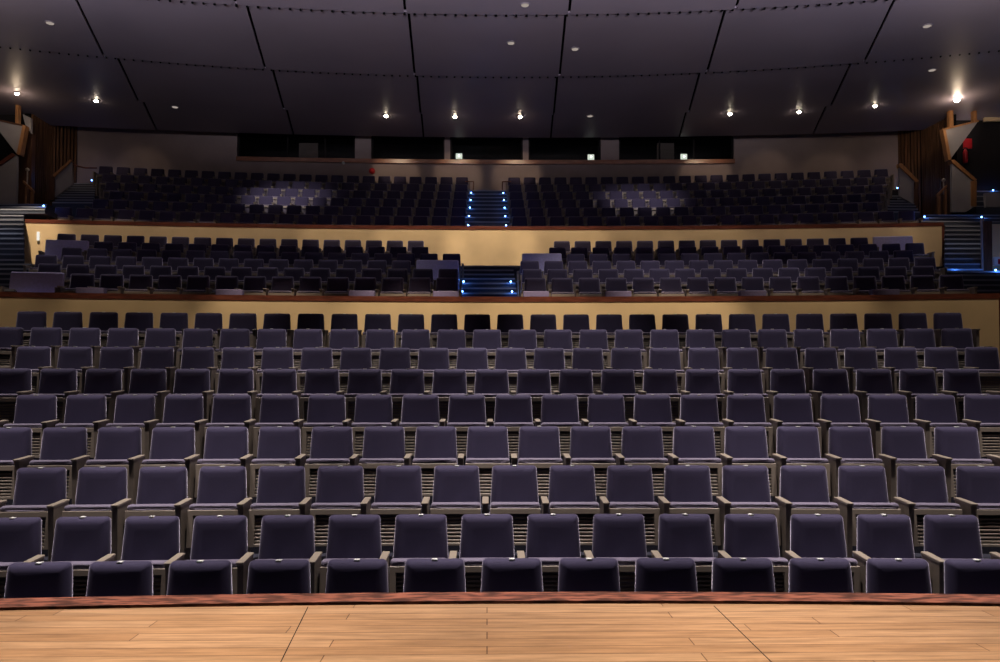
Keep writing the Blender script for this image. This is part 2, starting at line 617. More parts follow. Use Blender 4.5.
for i, r in enumerate(rows):
    Ya = ROW[r][0] - 0.60 if i else 21.12
    Yb = ROW[rows[i + 1]][0] - 0.60 if i < 5 else 27.9
    Yr = ROW[r][0] - 1.0
    el, er = (12.4, 12.2) if not i else (-at(96, 180, Yr).x + 0.02 * i, at(884, 180, Yr).x)
    arc_block(bm, Ya, K if i else K3, Yb, K, -el, -AX, 2.6, ZF[r])
    arc_block(bm, Ya, K if i else K3, Yb, K, AX, er, 2.6, ZF[r])
struct(link('floor_balcony', bm, M['carpet']))


def steps(name, treads, m=None, thick=0.6, kk=K):
    """treads: (Yfront, Yback, X0, X1, X0back, X1back, ztop)"""
    bm = bmesh.new()
    for Ya, Yb, x0, x1, xa, xb, z in treads:
        arc_block(bm, Ya, kk, Yb, kk, x0, x1, z - thick, z, n=3, xb=(xa, xb))
        arc_block(bm, Ya - 0.012, kk, Ya + 0.045, kk, x0 + 0.01, x1 - 0.01, z - 0.03, z + 0.006, n=3, mi=1)
    return struct(link(name, bm, [M['tread'], M['nose']]))


# centre aisle of the middle tier
tr = []
for i in range(11):
    Y = 14.60 + 0.455 * i
    z = HC + 1.37 + 0.172 * i
    tr.append((Y, 21.15 if i == 10 else Y + 0.5, -AX, AX, -AX, AX, z))
tr[-1] = (tr[-1][0], 19.3, -AX, AX, -AX, AX, tr[-1][-1])
tr.append((19.15, 21.2, -1.25, 1.25, -1.25, 1.25, tr[-1][-1]))
steps('aisle_stair', tr)
MIDTR = tr
# centre aisle of the balcony
tr = []
for i in range(10):
    Y = 21.60 + 0.4775 * i
    z = HC + 4.62 + 0.24 * i
    tr.append((Y, 27.9 if i == 9 else Y + 0.52, -AX, AX, -AX, AX, z))
steps('aisle_stair', tr)
UPTR = tr

# ------------------------------------------------------------------ stage
def stage_edge(X):
    return 4.12 - 0.012 * X * X


LIP0 = at(490, 604, 1)
Ylip = HC / (HC - LIP0.z)      # depth at which the stage plane meets the photo's stage edge
bm = bmesh.new()
arc_block(bm, -3.5, 0, Ylip, 0.012, -7, 7, -0.06, 0.0)
st = struct(link('stage_floor', bm, M['boards']))
bm = bmesh.new()
arc_block(bm, Ylip + 0.05, 0.012, Ylip + 0.235, 0.012, -7, 7, -0.06, 0.004, n=40)
struct(link('trim_1', bm, M['nosing']), 'worn red timber edging along the stage front', 'stage edging')
bm = bmesh.new()
arc_block(bm, Ylip - 0.15, 0.012, Ylip + 0.10, 0.012, -7, 7, -1.3, -0.062, n=40)
struct(link('wall_stage_front', bm, M['dark']))
bm = bmesh.new()      # joints of the stage lift, dark inlaid strips
for px0, px1 in (((308, 607), (262, 700)), ((714, 606), (800, 690))):
    a = at(*px0, 1); b = at(*px1, 1)
    A = Vector((a.x, a.y, 0)) * (HC / (HC - a.z)); B = Vector((b.x, b.y, 0)) * (HC / (HC - b.z))
    d = (B - A).normalized(); s = Vector((-d.y, d.x, 0)) * 0.0022
    hexa(bm, [A - s + Vector((0, 0, -.01)), B - s + Vector((0, 0, -.01)), B + s + Vector((0, 0, -.01)), A + s + Vector((0, 0, -.01)),
              A - s + Vector((0, 0, .0012)), B - s + Vector((0, 0, .0012)), B + s + Vector((0, 0, .0012)), A + s + Vector((0, 0, .0012))])
struct(link('stage_joint', bm, M['dark'], st))

# ------------------------------------------------------------------ parapets
Y2, K2, Y3, K3 = 14.40, 0.0075, 21.0, 0.0045
Z2 = at(490, 296.6, Y2).z
Z3 = at(490, 226.2, Y3).z


def x_at(px, py, Y0, k):
    X = 0
    for _ in range(12):
        X = at(px, py, cy(Y0, k, X)).x
    return X


xr2 = x_at(999, 320, Y2, K2)
bm = bmesh.new()
arc_block(bm, Y2, K2, Y2 + 0.14, K2, -10.3, xr2, ZF['I'] - 0.3, Z2 - 0.10, n=40)
struct(link('wall_lower_parapet', bm, M['cream']), 'cream curved parapet behind the ninth row of seats', 'parapet')
bm = bmesh.new()
arc_block(bm, Y2 - 0.006, K2, Y2 + 0.20, K2, -10.3, xr2 + 0.02, Z2 - 0.10, Z2, n=40)
struct(link('trim_2', bm, M['rail']), 'dark red timber rail capping the lower cream parapet', 'rail')
bm = bmesh.new()
arc_block(bm, Y2 - 0.005, K2, Y2 + 0.18, K2, xr2 + 0.003, xr2 + 0.10, ZF['I'] - 0.3, Z2 - 0.10, n=2)
struct(link('trim_3', bm, M['rail']), 'dark red timber post ending the lower parapet at right', 'post')
xl3, xr3 = x_at(25, 240, Y3, K3), x_at(942, 245, Y3, K3)
bm = bmesh.new()
arc_block(bm, Y3, K3, Y3 + 0.12, K3, xl3, xr3, 2.9, Z3 - 0.10, n=40)
struct(link('wall_balcony_front', bm, M['cream']), 'cream curved balcony front under the upper seats', 'balcony front')
bm = bmesh.new()
arc_block(bm, Y3 - 0.006, K3, Y3 + 0.20, K3, xl3 - 0.05, xr3 + 0.05, Z3 - 0.10, Z3, n=40)
struct(link('trim_4', bm, M['rail']), 'dark red timber rail capping the balcony front', 'rail')
for i, (x, w) in enumerate(((xl3, -0.07), (xr3, 0.07))):
    bm = bmesh.new()
    a, b = sorted((x + (0.002 if w > 0 else -0.002), x + w))
    arc_block(bm, Y3 - 0.005, K3, Y3 + 0.17, K3, a, b, 2.9, Z3 - 0.101, n=2)
    struct(link('trim_%d' % (5 + i), bm, M['rail']), 'dark red timber post at the %s end of the balcony front' % ('left', 'right')[i], 'post')

# ------------------------------------------------------------------ side stairs
def line_x(px, py, Y):
    return at(px, py, Y).x


def side_stair(name, e_top, e_bot, py_top, py_bot, Yt, Yb, n):
    """a flight whose outer and inner edges run between two pairs of pixels"""
    zt, zb = at(490, py_top, Yt).z, at(490, py_bot, Yb).z
    tr = []
    for i in range(n):
        t0, t1 = i / n, (i + 1) / n
        ya, yb = Yb + (Yt - Yb) * t0, Yb + (Yt - Yb) * t1
        f = lambda t, j: (line_x(e_bot[j], py_bot, Yb) * (1 - t) + line_x(e_top[j], py_top, Yt) * t)
        tr.append((ya, yb + 0.03, f(t0, 0), f(t0, 1), f(t1, 0), f(t1, 1), zb + (zt - zb) * (i + 0.15) / n))
    return steps(name, tr, kk=0.0, thick=0.5)


side_stair('side_stair', (945, 981), (944, 983), 221, 269, 20.6, 17.4, 10)
side_stair('side_stair', (961, 1075), (961, 1090), 270, 296, 16.9, 14.7, 5)
side_stair('side_stair', (-28, 24), (-40, 24), 214, 262, 20.4, 17.2, 10)
side_stair('side_stair', (-70, 34), (-70, 15), 262, 292, 17.2, 14.6, 6)
# landings at the top and the cross landings
for nm, a, b, py, Ya, Yb, th in (('side_landing', 921, 1060, 219.5, 20.62, 21.1, 0.12), ('side_landing', 922, 1060, 216, 21.1, 21.7, 0.2), ('side_landing', 923, 1060, 213, 21.7, 24.5, 0.25),
                                 ('side_landing', -80, 45, 211, 20.42, 21.0, 0.12), ('side_landing', -80, 46, 208.5, 21.0, 21.6, 0.2), ('side_landing', -80, 47, 206, 21.6, 24.5, 0.25),
                                 ('side_landing', 942, 1090, 270, 16.88, 17.42, 0.4)):
    z = at(490, py, Ya).z
    bm = bmesh.new()
    x0, x1 = line_x(a, py, Ya), line_x(b, py, Ya)
    box(bm, x0, x1, Ya, Yb, z - th, z)
    box(bm, x0, x1, Ya - 0.012, Ya + 0.04, z - 0.03, z + 0.006, mi=1)
    struct(link(nm, bm, [M['tread'], M['nose']]))
# upper side stairs climbing beside the balcony seats
side_stair('side_stair', (72, 97), (52, 93), 184, 205, 26.4, 22.3, 9)
side_stair('side_stair', (886, 905), (886, 920), 188, 211, 26.4, 22.3, 9)

# right-hand wall beside the staircase
px_prism('wall_right_strip', [(981.5, 218), (984, 218), (985, 271), (982.5, 271)], 17.6, 0.05, M['pale'])
struct(bpy.data.objects['wall_right_strip'])
o = px_prism('trim_7', [(984, 221), (992, 221), (992.5, 271), (985, 271)], 17.55, 0.08, M['brown'])
struct(o, 'dark brown timber post beside the right staircase', 'post')
o = px_prism('wall_right_cream', [(992.2, 224), (1045, 224), (1045, 271), (992.6, 271)], 17.7, 0.1, M['cream'])
struct(o)

# ------------------------------------------------------------------ back wall and booth windows
YB = 27.55
KB = 0.0030
zs, zt, zc = at(490, 164.5, YB).z, at(490, 160.5, YB).z, at(490, 136, YB).z + 0.3
XW = 15.0
bm = bmesh.new()
arc_block(bm, YB, KB, YB + 0.25, KB, -XW, XW, 5.0, zs, n=40)
struct(link('wall_back', bm, M['wall']))


def bx(px):
    return x_at(px, 150, YB, KB)


WIN = ((237, 355), (371, 444.5), (450, 523), (528.5, 601), (619, 734))
edges = [-XW] + [bx(p) for w in WIN for p in w] + [XW]
bm = bmesh.new()
for i in range(0, len(edges), 2):
    arc_block(bm, YB + 0.001, KB, YB + 0.25, KB, edges[i], edges[i + 1], zs, zc, n=8)
struct(link('wall_back_piers', bm, M['wall']))
sb = bmesh.new()
arc_block(sb, YB - 0.10, KB, YB + 0.26, KB, bx(237), bx(734), zs, zt, n=30)
struct(link('trim_8', sb, M['sill']), 'red timber sill running under the control booth windows', 'sill')
for i, (a, b) in enumerate(WIN):
    x0, x1 = bx(a) + 0.003, bx(b) - 0.003
    w = empty('window_%d' % (i + 1), (0, 0, 0))
    struct(w)
    bm = bmesh.new()
    hm = zc - 0.32
    for xa, xb, za, zb in ((x0, x0 + 0.06, zt, hm), (x1 - 0.06, x1, zt, hm), (x0 + 0.06, x1 - 0.06, zt, zt + 0.05), (x0 + 0.06, x1 - 0.06, hm - 0.05, hm)):
        arc_block(bm, YB + 0.08, KB, YB + 0.16, KB, xa, xb, za, zb, n=4)
    cuts = {0: (0.42, 0.74), 4: (0.36, 0.66)}.get(i, ())
    for t in cuts:
        xm = x0 + (x1 - x0) * t
        arc_block(bm, YB + 0.08, KB, YB + 0.16, KB, xm - 0.025, xm + 0.025, zt + 0.05, hm - 0.05, n=1)
    struct(link('window_frame', bm, M['dark'], w))
    bm = bmesh.new()
    arc_block(bm, YB + 0.115, KB, YB + 0.121, KB, x0 + 0.06, x1 - 0.06, zt + 0.05, hm - 0.05, n=6)
    struct(link('window_pane', bm, M['glass'], w))
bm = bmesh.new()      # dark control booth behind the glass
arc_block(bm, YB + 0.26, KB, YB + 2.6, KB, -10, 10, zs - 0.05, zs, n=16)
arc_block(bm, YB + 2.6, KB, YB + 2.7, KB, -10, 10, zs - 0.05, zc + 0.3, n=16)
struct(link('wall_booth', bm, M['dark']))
for a, b, t0, t1, lab in ((299, 318, 143, 158.5, 'pale blind standing in the leftmost booth window'), (657, 674, 143, 159.5, 'pale blind standing in the rightmost booth window')):
    bm = bmesh.new()
    Yq = YB + 0.9
    A, B = at(a, t1, Yq - 0.45), at(b, t0, Yq - 0.45)
    n = 12
    for k in range(n):
        z0 = zs + (B.z - zs) * k / n
        box(bm, A.x, B.x, A.y - 0.01 * (k % 2), A.y + 0.04, z0, z0 + (B.z - zs) / n - 0.006)
    tag(link('blind', bm, M['blind']), lab, 'blind', 'blinds in the booth windows')
for px, py, lab in ((459, 156, 'small lit pale panel in the booth window left of centre'), (591, 157, 'small lit pale panel in the booth window right of centre'),
                    (684, 156.5, 'small lit pale panel in the rightmost booth window')):
    q = at(px, py, YB + 0.5)
    r = empty('desk_lamp', (q.x, q.y, zs))
    bm = bmesh.new()
    box(bm, -0.12, 0.12, 0, 0.05, q.z - 0.10 - zs, q.z + 0.10 - zs, bev=0.01)
    link('lamp_panel', bm, M['lit'], r)
    bm = bmesh.new()
    lathe(bm, [(0.035, -0.012), (0.03, 0.0)], (0, -0.012, q.z - zs), 12, 'Y')
    link('bulb', bm, M['lit_w'], r)
    bm = bmesh.new()
    box(bm, -0.015, 0.015, 0.055, 0.08, 0, q.z - zs)
    box(bm, -0.08, 0.08, 0.0, 0.12, 0, 0.015)
    link('stand', bm, M['steel'], r)
    tag(r, lab, 'lamp', 'lit panels inside the booth')

# red sounder and small white sensor on the back wall
q = at(372, 171, YB - 0.08)
r = empty('alarm_sounder', (q.x, cy(YB, KB, q.x), q.z))
bm = bmesh.new()
lathe(bm, [(0.115, 0.0), (0.115, -0.05), (0.08, -0.10), (0.03, -0.115)], (0, 0, 0), 20, 'Y')
link('dome', bm, M['red'], r, True)
bm = bmesh.new()
lathe(bm, [(0.075, -0.085), (0.055, -0.125), (0.015, -0.13)], (0, 0, 0), 16, 'Y')
link('lens', bm, mat('red_lens', (0.8, 0.06, 0.07), 0.15, 0.6), r, True)
tag(r, 'round red alarm sounder on the back wall left of centre', 'alarm')
q = at(344, 164, YB - 0.1)
bm = bmesh.new()
lathe(bm, [(0.055, 0.0), (0.055, -0.05), (0.03, -0.08)], (q.x, cy(YB, KB, q.x) - 0.10, q.z), 14, 'Y')
tag(link('sensor', bm, M['white'], None, True), 'small white sensor on the booth sill at left', 'sensor')

# ------------------------------------------------------------------ ceiling of saw-tooth panels
HCEIL = 9.02
def ring_Y(py):
    a = at(490, py, 1)
    return HCEIL / (a.z - HC)


RINGS = [  # (near arc Y, k, height above camera), (far arc Y, k, height)
    ((-3.0, 0.0105, 9.0), (6.5, 0.0105, 8.95)), ((6.4, 0.0105, 9.25), (14.6, 0.0105, 9.0)),
    ((14.5, 0.0105, 9.04), (ring_Y(15), 0.0105, HCEIL)), ((ring_Y(15) - 0.05, 0.0105, 9.04), (ring_Y(77), 0.0105, HCEIL)),
    ((ring_Y(77) - 0.05, 0.0105, 9.04), (ring_Y(115), 0.0080, HCEIL)), ((ring_Y(115) - 0.03, 0.0080, 9.03), (ring_Y(137.5), 0.0045, HCEIL))]
FAN = (0.0, -16.0)


def fan_pt(Y0, k, ang):
    X = 0.0
    Y = Y0
    for _ in range(30):
        X = (Y - FAN[1]) * math.tan(ang)
        Y = 0.5 * Y + 0.5 * (Y0 - k * X * X)
    return X, Y0 - k * X * X


ce = empty('ceiling', (0, 0, 0))
struct(ce)
HALF = 0.0555
FANS = (1.0, 1.0, 1.042, 1.0, 0.969, 0.957)
for ri, (na, fb) in enumerate(RINGS):
    HALF = 0.0555 * FANS[ri]
    bm = bmesh.new()
    for s in range(-3, 4):
        a0, a1 = (2 * s - 1) * HALF, (2 * s + 1) * HALF
        if s == -3: a0 -= 0.12
        if s == 3: a1 += 0.12
        n = 8
        prev = None
        for i in range(n + 1):
            a = a0 + (a1 - a0) * i / n
            xa, ya = fan_pt(na[0], na[1], a)
            xb, yb = fan_pt(fb[0], fb[1], a)
            g = 0.032 * (1 if i == 0 else -1 if i == n else 0)
            xa += g; xb += g
            cur = [bm.verts.new(q) for q in ((xa, ya, na[2] + HC), (xb, yb, fb[2] + HC), (xb, yb, fb[2] + HC + 0.05), (xa, ya, na[2] + HC + 0.05))]
            if prev:
                for j in range(4):
                    bm.faces.new([prev[j], prev[(j + 1) % 4], cur[(j + 1) % 4], cur[j]])
            if i in (0, n):
                bm.faces.new(cur)
            prev = cur
    struct(link('panel', bm, M['ceil'], ce))
bm = bmesh.new()
box(bm, -19, 19, -4, 29, HC + 9.36, HC + 9.5)
struct(link('soffit', bm, M['black'], ce))
for fb, sp, sz in ((RINGS[2][1], 0.245, 0.030), (RINGS[3][1], 0.225, 0.022)):
    bm = bmesh.new()
    X = -14.0
    while X < 14.0:
        Y = cy(fb[0], fb[1], X)
        lathe(bm, [(sz, -0.03), (sz, 0.03)], (X, Y, fb[2] + HC + 0.0), 8, 'Z')
        X += sp
    struct(link('seam_bolts', bm, M['black'], ce))


def ceil_z(X, Y):
    for na, fb in RINGS:
        ya, yb = cy(na[0], na[1], X), cy(fb[0], fb[1], X)
        if ya <= Y <= yb:
            return HC + na[2] + (fb[2] - na[2]) * (Y - ya) / (yb - ya)
    return HC + HCEIL


def ceil_hit(px, py):
    Y = 20.0
    for _ in range(40):
        q = at(px, py, Y)
        zc_ = ceil_z(q.x, Y)
        a = at(px, py, 1)
        Y = 0.5 * Y + 0.5 * (zc_ - HC) / (a.z - HC)
    return at(px, py, Y)


LAMPS = []
spot_proto = None
for px, py, lab in ((17, 92.5, 'lit ceiling spotlight over the left staircase, nearest the left frame edge'), (96, 100, 'lit ceiling spotlight over the left end of the balcony'),
                    (386, 115, 'lit ceiling spotlight in front of the second booth window from the left'), (455, 116, 'lit ceiling spotlight just left of the balcony centre aisle'),
                    (520, 116, 'lit ceiling spotlight just right of the balcony centre aisle'), (730, 113, 'lit ceiling spotlight before the right end of the booth windows'),
                    (799, 111, 'lit ceiling spotlight second to the right of the booth windows'), (875, 105, 'lit ceiling spotlight near the right timber slat wall'),
                    (957, 98, 'brightest ceiling spotlight above the right side box')):
    q = ceil_hit(px, py)
    r = empty('ceiling_spotlight', (q.x, q.y, q.z + 0.02))
    big = 1.5 if px == 957 else 1.0
    bm = bmesh.new()
    lathe(bm, [(0.085, 0.06), (0.085, -0.05), (0.070, -0.05), (0.070, -0.02)], (0, 0, 0), 16)
    link('housing', bm, M['steel'], r)
    bm = bmesh.new()
    rr = 0.062 * big
    lathe(bm, [(0.01, -rr * 1.6), (rr * .7, -rr * 1.35), (rr, -rr * .7), (rr * .8, -0.02), (rr * .5, 0.0)], (0, 0, 0), 14)
    link('bulb', bm, M['bulb'], r, True)
    tag(r, lab, 'spotlight', 'lit spotlights along the ceiling')
    LAMPS.append((q, big, px))
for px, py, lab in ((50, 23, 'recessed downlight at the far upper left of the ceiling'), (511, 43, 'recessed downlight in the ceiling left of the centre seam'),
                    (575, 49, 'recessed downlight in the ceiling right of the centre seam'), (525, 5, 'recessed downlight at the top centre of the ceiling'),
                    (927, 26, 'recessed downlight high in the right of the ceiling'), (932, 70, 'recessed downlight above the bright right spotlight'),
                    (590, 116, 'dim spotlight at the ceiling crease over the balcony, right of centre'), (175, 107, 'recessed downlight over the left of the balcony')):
    q = ceil_hit(px, py)  # added glow discs in place of reflections; only the dim spotlight is a lamp
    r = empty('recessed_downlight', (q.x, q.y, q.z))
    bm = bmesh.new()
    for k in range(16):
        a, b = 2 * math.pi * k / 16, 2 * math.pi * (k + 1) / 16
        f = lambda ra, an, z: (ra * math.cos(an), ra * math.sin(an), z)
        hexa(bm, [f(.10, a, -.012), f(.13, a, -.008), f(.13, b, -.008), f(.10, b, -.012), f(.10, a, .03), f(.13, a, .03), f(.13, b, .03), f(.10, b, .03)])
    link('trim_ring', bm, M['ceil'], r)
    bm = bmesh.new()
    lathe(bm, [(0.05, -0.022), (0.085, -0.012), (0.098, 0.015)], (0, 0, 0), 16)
    link('lens', bm, M['bulb_dim'], r, True)  # glowing face of the disc, a real lens only on the dim spotlight
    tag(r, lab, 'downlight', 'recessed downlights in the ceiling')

# ------------------------------------------------------------------ side walls
def slat_wall(name, pts, z0, z1, lab):
    w = empty(name, (0, 0, 0))
    struct(w, lab, 'slatted wall')
    bm = bmesh.new()
    bs = bmesh.new()
    for a, b in zip(pts, pts[1:]):
        a, b = Vector((*a, 0)), Vector((*b, 0))
        d = (b - a).normalized()
        nrm = Vector((-d.y, d.x, 0))
        if nrm.x * a.x > 0:
            nrm = -nrm
        L = (b - a).length
        q = [a, b, b - nrm * 0.2, a - nrm * 0.2]
        hexa(bm, [(v.x, v.y, z0) for v in q] + [(v.x, v.y, z1) for v in q])
        s = 0.03
        while s < L - 0.02:
            c = a + d * s
            wv = 0.028 + 0.012 * random.random()
            q = [c, c + d * wv * 2, c + d * wv * 2 + nrm * 0.05, c + nrm * 0.05]
            hexa(bs, [(v.x, v.y, z0) for v in q] + [(v.x, v.y, z1) for v in q])
            s += 0.115
    struct(link('backing', bm, M['black'], w))
    struct(link('slats', bs, M['timber'], w))


def plan(px, py, Y):
    q = at(px, py, Y)
    return (q.x, q.y)


slat_wall('wall_left', [plan(77, 150, 26.9), plan(52, 150, 26.3), plan(30, 150, 25.0)], 4.8, HC + 9.3, 'curved timber slat wall closing the left of the balcony')
slat_wall('wall_right', [plan(898, 150, 26.9), plan(922, 150, 26.2), plan(946, 150, 25.0), plan(950, 150, 24.6)], 4.8, HC + 9.3, 'curved timber slat wall closing the right of the balcony')
bm = bmesh.new()
for sg in (-1, 1):
    x0, x1 = sorted((sg * 18.2, sg * 18.5))
    box(bm, x0, x1, 4, 27.8, -1.5, HC + 9.4)
    x0, x1 = sorted((sg * 11.2, sg * 18.3))
    box(bm, x0, x1, 3.8, 4.0, -1.5, HC + 9.4)
    # wall steps in beside the stalls
    x0, x1 = sorted((sg * 11.0, sg * 11.3))
    box(bm, x0, x1, 4.0, 13.2, -1.5, 2.6)
struct(link('wall_sides', bm, M['dark']))

# side box on the right: dark opening, pale sloped parapets, posts
D = 24.2
o = px_prism('wall_right_recess', [(951, 96), (1075, 96), (1075, 216), (951, 216)], 25.1, 0.2, M['dark']); struct(o)
o = px_prism('wall_right_box', [(944, 130), (978, 121.5), (951, 158.5), (948.5, 159)], D, 0.10, M['pale']); struct(o, 'pale triangular box front above the right staircase', 'box front')
for i, (pp, lab) in enumerate((([(943, 128.5), (945.5, 128.3), (951.5, 159.3), (948.3, 160)], 'tan timber edge on the right triangular box front'),
                               ([(943.5, 128.5), (979, 119.8), (979, 121.4), (944, 130)], 'timber cap along the right triangular box front'))):
    o = px_prism('trim_%d' % (9 + i), pp, D - 0.03, 0.20, M['oak']); struct(o, lab, 'trim')
for i, (pp, lab) in enumerate((([(949.2, 106), (953.2, 105), (953.6, 127), (949.8, 128)], 'honey timber post under the brightest ceiling spotlight, left of two'),
                               ([(973.2, 98), (976.6, 98), (976.9, 120.3), (973.6, 121)], 'honey timber post under the brightest ceiling spotlight, right of two'))):
    o = px_prism('trim_%d' % (11 + i), pp, D + 0.02, 0.14, M['oak']); struct(o, lab, 'post')
o = px_prism('wall_right_panel', [(985, 97), (1060, 95), (1060, 119), (985, 121)], D + 0.6, 0.1, M['cream']); struct(o)
o = px_prism('wall_right_parapet', [(952, 162), (975, 181), (975, 206), (966, 212), (952, 212)], D, 0.10, M['pale']); struct(o, 'pale sloping stair parapet below the right triangular box front', 'parapet')
o = px_prism('trim_13', [(951.6, 159.8), (954.5, 159.5), (977, 179.5), (975, 181.6), (951.8, 162.4)], D - 0.04, 0.20, M['oak']); struct(o, 'timber cap on the pale sloping parapet at right', 'trim')
o = px_prism('trim_14', [(971.5, 181), (976.8, 180.8), (976.6, 206), (971.8, 206)], D - 0.05, 0.20, M['oak']); struct(o, 'timber end post of the pale sloping parapet at right', 'post')
Q = 24.0
o = px_prism('wall_right_stair_parapet', [(899.5, 166), (917.5, 183), (916.5, 206), (899.5, 196)], Q, 0.08, M['pale']); struct(o, 'pale stair parapet at the right end of the balcony seats', 'parapet')
o = px_prism('trim_15', [(899, 163.5), (902, 163.2), (918.8, 180.5), (917.5, 183.4), (899.2, 166.4)], Q - 0.04, 0.16, M['oak']); struct(o, 'timber cap on the stair parapet at the right of the balcony', 'trim')
o = px_prism('trim_16', [(914.8, 182), (918.6, 182), (917.8, 207), (914.5, 205.5)], Q - 0.05, 0.18, M['brown']); struct(o, 'timber post ending the stair parapet at the right of the balcony', 'post')
o = px_prism('wall_right_side_parapet', [(985, 193), (1040, 191), (1040, 207), (986, 207)], D - 0.25, 0.1, M['pale']); struct(o, 'low pale parapet at the right frame edge above the staircase', 'parapet')
bm = bmesh.new()
for i in range(4):
    a, b = at(976, 206 - 5 * i, D + 0.25 + 0.15 * i), at(1045, 206 - 5 * i, D + 0.25 + 0.15 * i)
    box(bm, a.x, b.x, a.y, D + 0.88, a.z - 0.4, a.z)
    box(bm, a.x, b.x, a.y - 0.01, a.y + 0.04, a.z - 0.03, a.z + 0.006, mi=1)
    ztop = a.z
struct(link('side_stair', bm, [M['tread'], M['nose']]))
SIDE_LED = Vector((at(993, 190, D + 0.72).x, D + 0.74, ztop + 0.006))
# left mirror
o = px_prism('wall_left_recess', [(-75, 96), (22, 96), (22, 210), (-75, 210)], 25.1, 0.2, M['dark']); struct(o)
o = px_prism('wall_left_box', [(-10, 119), (25, 126.5), (18.5, 154.5), (16, 153)], D, 0.10, M['pale']); struct(o, 'pale triangular box front above the left staircase', 'box front')
o = px_prism('trim_17', [(-10, 117.5), (25, 125), (25, 126.6), (-10, 119.1)], D - 0.03, 0.20, M['brown']); struct(o, 'timber cap along the left triangular box front', 'trim')
o = px_prism('trim_18', [(22.5, 125.2), (25.5, 125.6), (20.2, 155), (16.5, 154)], D - 0.04, 0.20, M['oak']); struct(o, 'tan timber edge on the left triangular box front', 'trim')
o = px_prism('trim_19', [(15.5, 98.5), (18.4, 99), (18.2, 124), (15.2, 123)], D + 0.02, 0.14, M['oak']); struct(o, 'honey timber post under the leftmost ceiling spotlight', 'post')
o = px_prism('trim_20', [(22.5, 114), (30.8, 118), (30.6, 133), (25.2, 125)], D + 0.3, 0.1, M['pale']); struct(o, 'small pale panel beside the left triangular box front', 'panel')
o = px_prism('wall_left_column', [(20.2, 127), (32, 134), (31, 207), (15, 207), (17, 155)], D + 0.45, 0.2, M['brown']); struct(o)
o = px_prism('wall_left_parapet', [(-20, 178), (14.5, 155.5), (17, 156), (16, 208), (-20, 208)], D, 0.10, M['pale']); struct(o, 'pale sloping stair parapet below the left triangular box front', 'parapet')
o = px_prism('trim_21', [(-20, 175.5), (12, 152.8), (15.5, 155.2), (-20, 178.5)], D - 0.04, 0.20, M['rail']); struct(o, 'red timber cap on the pale sloping parapet at left', 'trim')
o = px_prism('wall_left_stair_parapet', [(54, 177), (71.5, 161), (72.5, 184), (54, 198)], Q, 0.08, M['pale']); struct(o, 'pale stair parapet at the left end of the balcony seats', 'parapet')
o = px_prism('trim_22', [(52.5, 175), (70, 159.5), (71.8, 160.6), (54, 177.2)], Q - 0.04, 0.16, M['oak']); struct(o, 'timber cap on the stair parapet at the left of the balcony', 'trim')
o = px_prism('trim_23', [(48.5, 177), (54, 176.5), (54, 200), (48.5, 200)], Q - 0.05, 0.18, M['brown']); struct(o, 'dark post ending the stair parapet at the left of the balcony', 'post')

# timber stair rails with a pale knob
for nm, legs, top, knob, lab in (('stair_rail', ((938.5, 196, 213), (944.8, 189, 213)), ((937, 196.5), (946, 187.5)), (943.5, 180), 'short timber stair rail with a pale knob by the right slat wall'),
                                 ('stair_rail', ((27, 187, 208), (32.4, 192, 208)), ((24, 183), (34, 193)), (27.5, 169.5), 'short timber stair rail with a pale plate by the left slat wall')):
    Yq = 23.6
    z0 = at(490, 213, 21.7).z if 'right' in lab else at(490, 206, 21.6).z
    c = at(legs[0][0], legs[0][2], Yq)
    r = empty(nm, (c.x, Yq, z0))
    for px, y0, y1 in legs:
        a = at(px, y0, Yq)
        bm = bmesh.new()
        box(bm, a.x - c.x - 0.035, a.x - c.x + 0.035, -0.04, 0.04, 0, a.z - z0)
        link('post', bm, M['oak'], r)
    a, b = at(*top[0], Yq), at(*top[1], Yq)
    bm = bmesh.new()
    prism(bm, [(a.x - c.x, -0.06, a.z - z0), (b.x - c.x, -0.06, b.z - z0), (b.x - c.x, -0.06, b.z - z0 + 0.07), (a.x - c.x, -0.06, a.z - z0 + 0.07)], (0, 0.12, 0))
    link('handrail', bm, M['oak'], r)
    k = at(*knob, Yq)
    bm = bmesh.new()
    zz = min(b.z, a.z) - z0 + 0.07
    tube(bm, [(k.x - c.x, 0, zz), (k.x - c.x, 0, k.z - z0 - 0.03)], 0.022, 8)
    lathe(bm, [(0.02, -0.06), (0.055, -0.03), (0.06, 0.0), (0.05, 0.03), (0.02, 0.05)], (k.x - c.x, 0, k.z - z0), 12)
    link('knob', bm, M['brass'], r, True)
    tag(r, lab, 'stair rail')

# fire extinguisher and its sign on the recess wall
c = at(965.5, 163, 25.0)
r = empty('fire_extinguisher', (c.x, 25.0, c.z))
bm = bmesh.new()
lathe(bm, [(0.055, 0), (0.075, 0.02), (0.075, 0.36), (0.05, 0.43), (0.025, 0.45), (0.025, 0.48)], (0, 0, 0), 16)
link('body', bm, M['red'], r, True)
bm = bmesh.new()
box(bm, -0.03, 0.05, -0.02, 0.02, 0.48, 0.52)
link('valve', bm, M['steel'], r)
bm = bmesh.new()
tube(bm, [(0.04, 0, 0.5), (0.10, -0.02, 0.46), (0.11, -0.03, 0.3), (0.09, -0.03, 0.1)], 0.012)
link('hose', bm, M['steel'], r)
bm = bmesh.new()
box(bm, -0.03, 0.03, 0.075, 0.1, 0.1, 0.4)
link('bracket', bm, M['steel'], r)
tag(r, 'red fire extinguisher in the dark recess under the right triangular box', 'fire extinguisher')
a, b = at(963.5, 148.5, 25.07), at(972, 138.5, 25.07)
s = empty('extinguisher_sign', (0, 0, 0))
bm = bmesh.new()
box(bm, a.x, b.x, 25.07, 25.099, a.z, b.z)
link('plate', bm, M['red'], s)
tag(s, 'red square sign above the fire extinguisher at right', 'sign')
